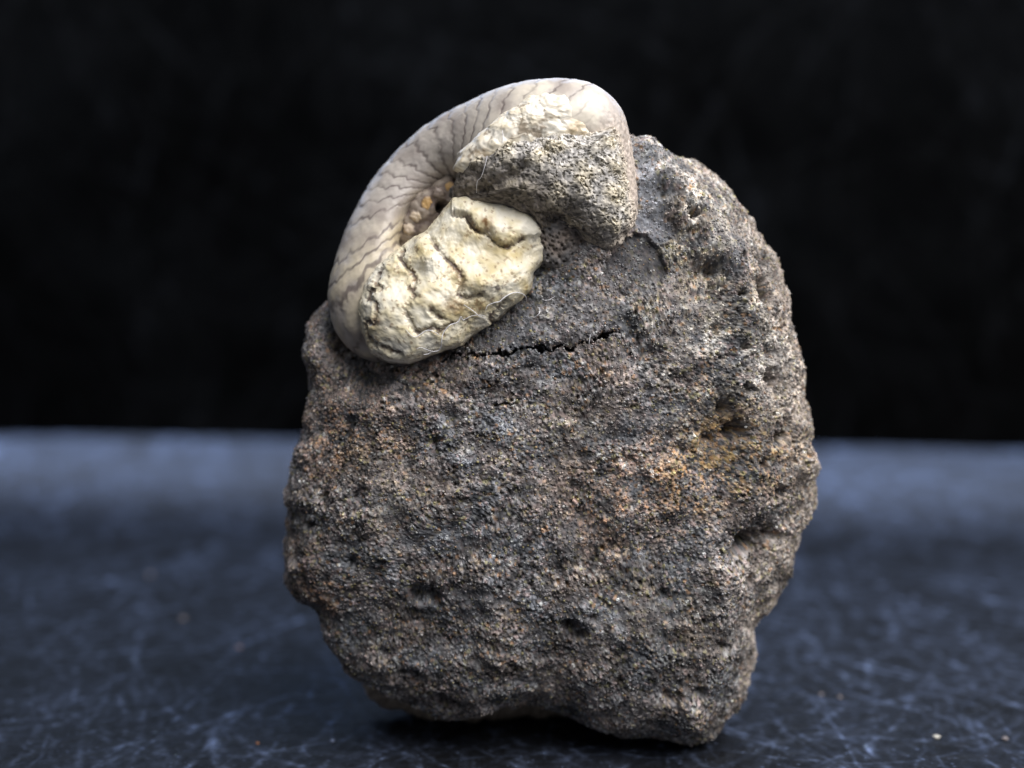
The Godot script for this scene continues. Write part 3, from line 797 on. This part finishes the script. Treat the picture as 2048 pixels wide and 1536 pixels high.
# the coiled tube between its seam (inner edge) and its venter (outer edge)
func whorl(nt: int, np: int) -> Dictionary:
	var pos := PackedVector3Array()
	var col := PackedColorArray()
	var part := PackedInt32Array()
	for i in nt:
		var t := 18.0 * i / (nt - 1)
		var s := on_curve(seam, t)
		var o := on_curve(venter, t)
		var c := (s + o) * 0.5
		var half := (o - s) * 0.5
		var w := half.length()
		var depth := w * 0.92
		var ax := half / w
		var az := (Vector3(0, 0, 1) - ax * ax.z).normalized()
		for j in np:
			# more steps on the side that faces forward
			var f := float(j) / (np - 1)
			var a := lerpf(-0.35 * PI, 1.3 * PI, f)
			if j == np - 1:
				a = 1.3 * PI
			var x := signf(cos(a)) * pow(absf(cos(a)), 0.9)
			var z := signf(sin(a)) * pow(absf(sin(a)), 0.9)
			var p := c + ax * (w * x) + az * (depth * z)
			var nr := (ax * (x / w) + az * (z / depth)).normalized()
			# sutures: zigzag lines across the tube
			var across := a / PI  # 0 venter, 1 seam
			var zig := 0.15 * sin(across * 13.0 + 1.3 * sin(across * 23.0 + 0.4 * t)) + 0.09 * sin(across * 41.0 + 1.7 + 0.5 * sin(t)) + 0.06 * sin(across * 89.0)
			var wig := fine.get_noise_3dv(p) * 0.06 + mid.get_noise_3dv(p) * 0.10
			var ph := (t - 0.45 * maxf(0.0, t - 11.5) - 0.12 * maxf(0.0, t - 8.0)) * 2.1 + zig * (0.3 + 0.4 * smoothstep(0.05, 0.4, across)) * (1.0 - 0.35 * smoothstep(0.75, 1.0, across)) + wig + 0.25 * sin(t * 1.9)
			var fr := ph - floorf(ph)
			var gap := minf(fr, 1.0 - fr)
			var size := (on_curve(venter, minf(t + 0.05, 18.0)).lerp(on_curve(seam, minf(t + 0.05, 18.0)), across) - o.lerp(s, across)).length() / 0.05 / 2.1
			var mm := gap * maxf(size, 0.6)
			var md := mid.get_noise_3dv(p)
			var fn := fine.get_noise_3dv(p)
			var plain_end := smoothstep(4.4, 3.4, t + 0.6 * md)
			var line := smoothstep(0.17, 0.06, mm) * (1.0 - plain_end) * clampf(0.72 + 1.1 * mid.get_noise_3d(p.x + 20.0, p.y, p.z), 0.25, 1.0)
			var d := 0.12 * md - 0.045 * exp(-pow(mm / 0.14, 2.0)) * (1.0 - plain_end) + 0.02 * fn + 0.012 * sin(PI * fr)
			var k := Color(0.57, 0.53, 0.48).lerp(Color(0.45, 0.415, 0.385), clampf(0.5 + 1.2 * md, 0.0, 1.0))
			k = k.lerp(Color(0.74, 0.66, 0.50), 0.9 * smoothstep(10.5, 13.5, t) * smoothstep(0.0, 0.45, across + 0.5 * md))
			k = k.lerp(Color(0.80, 0.74, 0.62), 0.8 * smoothstep(8.0, 4.5, t) * smoothstep(0.2, 0.5, across + 0.4 * md))
			k = k.lerp(Color(0.60, 0.50, 0.34), 0.55 * smoothstep(0.72, 0.98, across) * clampf(0.6 + 1.5 * md, 0.0, 1.0))
			k = k.lerp(Color(0.33, 0.285, 0.26), 0.65 * clampf(soft.get_noise_3d(p.x * 2.2, p.y * 2.2, 5.0) * 2.0, 0.0, 1.0))
			# dusty dark shade beside each line, as worn shell shows
			k = k.lerp(Color(0.22, 0.19, 0.18), 0.3 * exp(-mm / 0.3) * (1.0 - plain_end))
			k = k.lerp(Color(0.13, 0.105, 0.10), 0.72 * line)
			# towards the mouth the shell is coated with sandy rock
			var g := grain.get_noise_3dv(p)
			var sand := Color(0.47, 0.405, 0.35) * (1.0 + 0.3 * g)
			k = k.lerp(sand, smoothstep(3.3, 2.3, t + 0.9 * md))
			d += 0.08 * fn * smoothstep(3.3, 2.3, t)
			pos.append(p + nr * d)
			col.append(Color(k.r, k.g, k.b))
			part.append(0 if t < 2.8 else 1 + clampi(int(floorf(ph) - 5), 0, 40))
	return {"pos": pos, "col": col, "part": part, "w": np, "h": nt, "back": true}


func specimen() -> void:
	crack_box = box_of(crack, 1.2)
	fine_box = box_of(crack_fine, 1.0)
	slab_box = box_of(slab, 1.2)
	slate_box = box_of(slate, 1.0)
	blue_box = box_of(blue, 1.0)
	for l: PackedVector2Array in sutures:
		suture_boxes.append(box_of(l, 1.4))
	var root := Node3D.new()
	root.name = "fossil_specimen"
	add_child(root)
	tag(root, "grey brown sandy rock on end with a coiled cream ammonite set in it", "fossil")
	var outline := PackedVector2Array([Vector2(13.26, 73.01), Vector2(16.21, 71.68), Vector2(18.87, 70.34), Vector2(21.82, 69.36), Vector2(23.90, 67.90), Vector2(26.29, 65.86), Vector2(28.10, 63.23), Vector2(29.63, 60.30), Vector2(30.86, 57.94), Vector2(31.79, 55.88), Vector2(32.88, 54.40), Vector2(33.23, 52.03), Vector2(33.69, 49.65), Vector2(34.44, 47.86), Vector2(34.56, 44.88), Vector2(34.31, 42.78), Vector2(35.20, 40.37), Vector2(36.14, 38.27), Vector2(36.26, 35.24), Vector2(37.02, 33.73), Vector2(36.16, 31.91), Vector2(36.62, 29.77), Vector2(36.24, 28.25), Vector2(35.08, 25.80), Vector2(33.93, 23.04), Vector2(33.37, 20.58), Vector2(31.92, 17.50), Vector2(30.43, 15.64), Vector2(29.07, 13.78), Vector2(29.46, 11.91), Vector2(28.73, 8.79), Vector2(28.36, 5.35), Vector2(26.98, 3.15), Vector2(25.48, 1.26), Vector2(23.97, -0.13), Vector2(21.22, -0.44), Vector2(17.54, -0.25), Vector2(13.85, 0.25), Vector2(10.78, 1.39), Vector2(7.71, 3.02), Vector2(5.26, 4.09), Vector2(1.59, 4.41), Vector2(-1.47, 3.91), Vector2(-3.92, 2.65), Vector2(-6.67, 2.21), Vector2(-9.42, 3.15), Vector2(-13.69, 4.72), Vector2(-16.74, 5.66), Vector2(-19.77, 7.85), Vector2(-21.56, 11.29), Vector2(-23.33, 15.33), Vector2(-24.22, 16.57), Vector2(-25.86, 17.00), Vector2(-27.22, 18.73), Vector2(-27.74, 20.58), Vector2(-27.87, 23.66), Vector2(-27.12, 25.50), Vector2(-26.77, 27.94), Vector2(-27.59, 29.77), Vector2(-26.90, 31.60), Vector2(-26.56, 34.03), Vector2(-26.04, 36.45), Vector2(-25.11, 38.27), Vector2(-24.36, 40.68), Vector2(-24.24, 44.88), Vector2(-24.56, 47.27), Vector2(-24.04, 50.25), Vector2(-22.82, 52.62), Vector2(-19.82, 54.70), Vector2(-16.22, 59.12), Vector2(-11.45, 64.40), Vector2(-6.12, 68.48), Vector2(-1.41, 70.81), Vector2(4.46, 72.55), Vector2(10.33, 73.41)])
	var sandy := stone(0.78, 0.4)
	var g := dome(outline, Vector2(3.96, 36.45), 780, 0.0, 13.0, 2.9, 0.22, shape_rock, false, 0.985)
	record(g)
	var n := normals(g)
	var rock := put("rock_matrix", cut(g, n), sandy, root)
	tag(rock, "grainy dark grey and rusty brown rock around the ammonite")
	grains_on(g, n, 90000, rock)
	var br := dome(PackedVector2Array([Vector2(-6.57, 66.41), Vector2(-3.56, 66.69), Vector2(2.00, 65.86), Vector2(6.47, 62.82), Vector2(10.68, 59.50), Vector2(11.81, 57.27), Vector2(9.31, 55.04), Vector2(5.38, 55.04), Vector2(3.14, 56.72), Vector2(2.01, 60.05), Vector2(-1.34, 63.38), Vector2(-4.68, 64.48), Vector2(-6.63, 64.59)]), Vector2(3.68, 62.27), 260, 7.0, 4.2, 2.6, 0.3, shape_bridge)
	record(br)
	var bridge := put("matrix_bridge", cut(br, normals(br)), sandy, rock)
	tag(bridge, "brown crumbly matrix packed between the cream coil and the pale infill")
	var gb := dome(outline, Vector2(3.96, 36.45), 190, 1.0, 24.0, 2.4, 0.0, back_rock, true, 0.97)
	put("rear_face", cut(gb, normals(gb)), sandy, rock)
	# shell
	var shell := stone(0.42, 0.5)
	var w := whorl(620, 230)
	record(w)
	var wn := normals(w)
	var end := put("shell_whorl", cut(w, wn, 0), shell, root)
	tag(end, "outer coil of the ammonite, smooth taupe shell crossed by dark zigzag sutures")
	for k in range(1, 42):
		var m := cut(w, wn, k)
		if m:
			put("chamber", m, shell, end)
	# umbilicus
	var nav := dome(PackedVector2Array([Vector2(-6.25, 67.94), Vector2(-7.62, 67.60), Vector2(-9.78, 66.36), Vector2(-11.90, 64.78), Vector2(-12.89, 62.41), Vector2(-13.48, 59.86), Vector2(-12.12, 58.73), Vector2(-9.94, 60.03), Vector2(-7.35, 62.69), Vector2(-6.03, 64.95)]), Vector2(-9.80, 63.26), 150, 3.6, 2.4, 2.2, 0.1, shape_navel)
	record(nav)
	var navel := put("umbilicus", cut(nav, normals(nav)), stone(0.6, 0.4), root)
	knobs(navel)
	# broken cream chambers
	var waxy := stone(0.36, 0.5)
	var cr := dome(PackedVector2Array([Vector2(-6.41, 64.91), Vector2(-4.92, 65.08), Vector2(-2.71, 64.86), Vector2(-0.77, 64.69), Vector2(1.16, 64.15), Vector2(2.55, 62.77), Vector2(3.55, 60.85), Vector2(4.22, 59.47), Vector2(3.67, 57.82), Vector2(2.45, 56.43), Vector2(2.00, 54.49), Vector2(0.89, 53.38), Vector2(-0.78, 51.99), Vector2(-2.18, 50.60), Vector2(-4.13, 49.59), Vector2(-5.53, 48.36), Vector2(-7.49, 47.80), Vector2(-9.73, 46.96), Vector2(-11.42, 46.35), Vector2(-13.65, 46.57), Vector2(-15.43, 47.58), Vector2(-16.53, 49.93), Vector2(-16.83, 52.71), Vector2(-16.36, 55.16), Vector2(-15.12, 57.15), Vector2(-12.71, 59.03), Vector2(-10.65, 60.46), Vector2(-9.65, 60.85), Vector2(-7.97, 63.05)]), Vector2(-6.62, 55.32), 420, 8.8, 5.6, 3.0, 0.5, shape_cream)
	record(cr)
	var cn := normals(cr)
	var broken: MeshInstance3D
	for k in [2, 0, 1, 3, 4]:
		var m := cut(cr, cn, k)
		if m == null:
			continue
		if broken == null:
			broken = put("broken_whorl", m, waxy, root)
			tag(broken, "broken cream coloured coil in front, lobed and stained yellow and rust")
		else:
			put("chamber_filling", m, waxy, broken)
	# crust and infill at the mouth
	var cc := dome(PackedVector2Array([Vector2(-6.47, 67.72), Vector2(-5.80, 69.35), Vector2(-3.77, 71.40), Vector2(-1.31, 73.44), Vector2(1.15, 75.05), Vector2(3.60, 75.96), Vector2(6.32, 75.96), Vector2(8.51, 74.89), Vector2(9.88, 73.01), Vector2(10.44, 71.13), Vector2(7.71, 70.05), Vector2(4.71, 69.78), Vector2(1.97, 69.24), Vector2(-0.77, 68.59), Vector2(-3.51, 67.51), Vector2(-5.43, 66.96)]), Vector2(1.97, 71.94), 260, 10.2, 3.3, 2.3, 0.4, shape_crust)
	record(cc)
	put("shell_crust", cut(cc, normals(cc)), waxy, root)
	var gr := dome(PackedVector2Array([Vector2(-6.31, 66.72), Vector2(-6.03, 68.33), Vector2(-4.83, 69.51), Vector2(-2.66, 70.48), Vector2(-0.76, 71.17), Vector2(1.95, 71.50), Vector2(4.12, 71.92), Vector2(6.29, 72.14), Vector2(9.00, 71.92), Vector2(11.28, 72.24), Vector2(12.27, 69.94), Vector2(12.79, 66.45), Vector2(13.53, 63.21), Vector2(13.38, 61.32), Vector2(12.19, 59.69), Vector2(10.99, 58.77), Vector2(9.35, 58.88), Vector2(7.44, 59.31), Vector2(5.25, 59.42), Vector2(3.88, 59.85), Vector2(1.97, 61.59), Vector2(-0.76, 63.21), Vector2(-4.03, 64.02), Vector2(-6.48, 64.56)]), Vector2(4.68, 66.18), 400, 10.5, 4.6, 2.6, 0.4, shape_gray)
	record(gr)
	var gn := normals(gr)
	var infill := put("mouth_infill", cut(gr, gn), stone(0.75, 0.35), root)
	tag(infill, "pale grey pitted rock filling the broken mouth of the ammonite")


func knobs(parent: Node) -> void:
	# the little swellings of the inner coils round the umbilicus
	var tones := [Color(0.62, 0.40, 0.17), Color(0.66, 0.55, 0.42), Color(0.48, 0.45, 0.40), Color(0.40, 0.33, 0.28)]
	var list: Array = [[Vector2(-9.61, 64.27), 0.86, 0], [Vector2(-7.06, 66.23), 0.69, 0], [Vector2(-10.87, 62.70), 0.81, 1], [Vector2(-11.73, 61.35), 0.81, 1], [Vector2(-8.36, 65.39), 0.75, 3]]
	for k: Array in list:
		var at: Vector2 = k[0]
		var r: float = k[1]
		var tone: Color = tones[k[2]]
		var out := PackedVector2Array()
		for i in 16:
			var a := TAU * i / 16
			out.append(at + Vector2(cos(a), sin(a)) * r * (1.0 + 0.35 * fine.get_noise_2d(at.x * 3.0 + cos(a) * 0.5, at.y * 3.0 + sin(a) * 0.5)))
		var shaper := func(p: Vector3, _n: Vector3, rho: float) -> float:
			var md := mid.get_noise_3dv(p * 1.6)
			_col = tone.lerp(Color(0.2, 0.16, 0.14), clampf(smoothstep(0.55, 1.0, rho) + 0.9 * md, 0.0, 1.0))
			return 0.3 * md + 0.06 * fine.get_noise_3dv(p)
		var g := dome(out, at, 36, top_at(at.x, at.y) - 0.35, r * 0.75, 2.0, 0.1, shaper)
		put("inner_coil_knob", cut(g, normals(g)), stone(0.45, 0.5), parent)


func tube(l: PackedVector3Array, r: float) -> ArrayMesh:
	var st := SurfaceTool.new()
	st.begin(Mesh.PRIMITIVE_TRIANGLES)
	var sides := 6
	for i in l.size():
		var d := (l[mini(i + 1, l.size() - 1)] - l[maxi(i - 1, 0)]).normalized()
		var a := d.cross(Vector3(0.3, 0.5, 0.8)).normalized()
		var b := d.cross(a)
		var rr := r * (0.45 + 0.55 * sin(PI * (i + 0.6) / (l.size() + 0.2)))
		for k in sides:
			var nn := a * cos(TAU * k / sides) + b * sin(TAU * k / sides)
			st.set_normal(nn)
			st.add_vertex((l[i] + nn * rr) * MM)
	for i in l.size() - 1:
		for k in sides:
			var p := i * sides + k
			var q := i * sides + (k + 1) % sides
			for v: int in [p, p + sides, q, q, p + sides, q + sides]:
				st.add_index(v)
	return st.commit()


func hairs() -> void:
	var m := StandardMaterial3D.new()
	m.albedo_color = Color(0.93, 0.93, 0.95)
	m.roughness = 0.5
	var list: Array = [["fine white hair arching over the lower left of the cream whorl", PackedVector2Array([Vector2(-11.25, 50.38), Vector2(-10.82, 49.85), Vector2(-10.29, 49.58), Vector2(-9.75, 49.85), Vector2(-9.21, 50.22), Vector2(-8.68, 50.28), Vector2(-8.14, 50.06), Vector2(-7.61, 49.63)])],
	["long white hair with a sharp kink curling below the cream whorl", PackedVector2Array([Vector2(-10.19, 48.29), Vector2(-9.76, 48.45), Vector2(-9.33, 48.29), Vector2(-8.69, 48.02), Vector2(-8.26, 47.97), Vector2(-7.83, 48.13), Vector2(-7.56, 48.67), Vector2(-7.45, 49.63), Vector2(-7.18, 50.22), Vector2(-6.64, 50.81), Vector2(-6.21, 50.97), Vector2(-5.73, 51.19), Vector2(-5.46, 51.72), Vector2(-5.25, 51.35), Vector2(-4.98, 51.45), Vector2(-4.34, 51.77), Vector2(-3.48, 51.88), Vector2(-2.78, 51.72)])],
	["short straight white hair crossing the stained cream surface", PackedVector2Array([Vector2(-5.13, 53.00), Vector2(-4.60, 52.63), Vector2(-4.01, 52.20), Vector2(-3.53, 51.77), Vector2(-2.73, 51.45)])],
	["white hair looping from the cream whorl's lower right edge onto the rock", PackedVector2Array([Vector2(-2.84, 52.31), Vector2(-2.67, 52.79), Vector2(-2.41, 53.00), Vector2(-1.82, 53.22), Vector2(-1.34, 53.32), Vector2(-0.96, 53.64), Vector2(-0.59, 53.91), Vector2(-0.05, 54.18), Vector2(0.53, 54.28), Vector2(1.12, 54.12), Vector2(1.50, 53.80), Vector2(1.60, 53.27)])],
	["tiny hooked white hair on grey rock right of the whorl", PackedVector2Array([Vector2(2.03, 51.67), Vector2(2.36, 51.56), Vector2(2.68, 51.72), Vector2(3.00, 52.09), Vector2(3.00, 52.47), Vector2(2.78, 52.68)])],
	["short curved white hair lying on the rock above the pale chip", PackedVector2Array([Vector2(3.26, 53.54), Vector2(3.64, 53.38), Vector2(4.01, 53.43), Vector2(4.38, 53.64), Vector2(4.70, 53.86)])],
	["white hair hanging over the dark ledge above the umbilicus", PackedVector2Array([Vector2(-2.65, 68.79), Vector2(-2.81, 68.06), Vector2(-2.97, 67.54), Vector2(-3.18, 66.91), Vector2(-3.39, 66.54), Vector2(-3.71, 66.28), Vector2(-3.82, 65.76), Vector2(-3.87, 65.02)])],
	["short upright white hair on the cream crust near the top", PackedVector2Array([Vector2(-1.06, 71.50), Vector2(-0.95, 70.88), Vector2(-1.00, 70.10)])],
	["stubby white hair end at the bottom rim of the cream whorl", PackedVector2Array([Vector2(-9.45, 47.65), Vector2(-9.02, 47.70), Vector2(-8.69, 47.91)])],
	["very fine short hair standing across the dark crack", PackedVector2Array([Vector2(8.37, 48.67), Vector2(8.42, 49.31), Vector2(8.57, 49.85)])]]
	for f: Array in list:
		var l: PackedVector2Array = f[1]
		var way := PackedVector3Array()
		for i in l.size() - 1:
			for s in 8:
				var p := l[i].cubic_interpolate(l[i + 1], l[maxi(i - 1, 0)], l[mini(i + 2, l.size() - 1)], s / 8.0)
				way.append(Vector3(p.x, p.y, top_at(p.x, p.y)))
		for turn in 10:  # hairs span hollows: pull tight, never below the surface
			for i in range(1, way.size() - 1):
				var z := (way[i - 1].z + way[i + 1].z) * 0.5
				way[i].z = maxf(z, top_at(way[i].x, way[i].y))
		for i in way.size():
			way[i].z += 0.12
		var o := put("hair", tube(way, 0.048), m)
		tag(o, f[0], "fibre", "loose white hairs on the fossil")


func specks() -> void:
	var list: Array = [[Vector2(-41.27, -34.94), 0.42, "pale pinkish speck of grit on the black surface left of the rock"], [Vector2(-53.88, -50.32), 0.50, "dull grey speck on the black surface at the far left of the grit"], [Vector2(51.71, 0.98), 0.40, "bright white speck on the black surface at far right"], [Vector2(43.75, -13.19), 0.30, "small grey speck right of the rock's foot"], [Vector2(-68.02, -79.83), 0.50, "grey fleck on the dark surface left of the rock, far from it"], [Vector2(-30.60, 2.89), 0.22, "tiny orange speck near the front left edge of the surface"], [Vector2(-21.70, 2.10), 0.25, "tiny bluish white speck in front of the rock"], [Vector2(59.79, 1.62), 0.40, "pale smudge of grit near the right border"], [Vector2(41.51, -14.36), 0.28, "small brownish speck beside the rock's lower right foot"]]
	var k := 0
	for s: Array in list:
		var at: Vector2 = s[0]
		var r: float = s[1]
		var label: String = s[2]
		var st := SurfaceTool.new()
		st.begin(Mesh.PRIMITIVE_TRIANGLES)
		var bump := noise(FastNoiseLite.TYPE_SIMPLEX_SMOOTH, 1.1, 1, 90 + k)
		var base := SphereMesh.new()
		base.radial_segments = 10
		base.rings = 6
		base.radius = 1.0
		base.height = 2.0
		var arr := base.get_mesh_arrays()
		var v: PackedVector3Array = arr[Mesh.ARRAY_VERTEX]
		for i in v.size():
			v[i] = v[i] * Vector3(1.0, 0.55, 0.8) * r * (1.0 + 0.5 * bump.get_noise_3dv(v[i])) * MM
		arr[Mesh.ARRAY_VERTEX] = v
		var am := ArrayMesh.new()
		am.add_surface_from_arrays(Mesh.PRIMITIVE_TRIANGLES, arr)
		st.create_from(am, 0)
		st.generate_normals()
		var m := StandardMaterial3D.new()
		m.roughness = 0.8
		m.albedo_color = Color(0.55, 0.52, 0.52)
		if "orange" in label:
			m.albedo_color = Color(0.6, 0.42, 0.3)
		elif "bluish" in label:
			m.albedo_color = Color(0.55, 0.6, 0.72)
		elif "white" in label:
			m.albedo_color = Color(0.85, 0.84, 0.8)
		elif "pink" in label:
			m.albedo_color = Color(0.66, 0.57, 0.56)
		var o := put("dust_speck", st.commit(), m)
		o.position = Vector3(at.x, r * 0.45, at.y) * MM
		tag(o, label, "dust speck", "specks of grit on the black sheet")
		k += 1
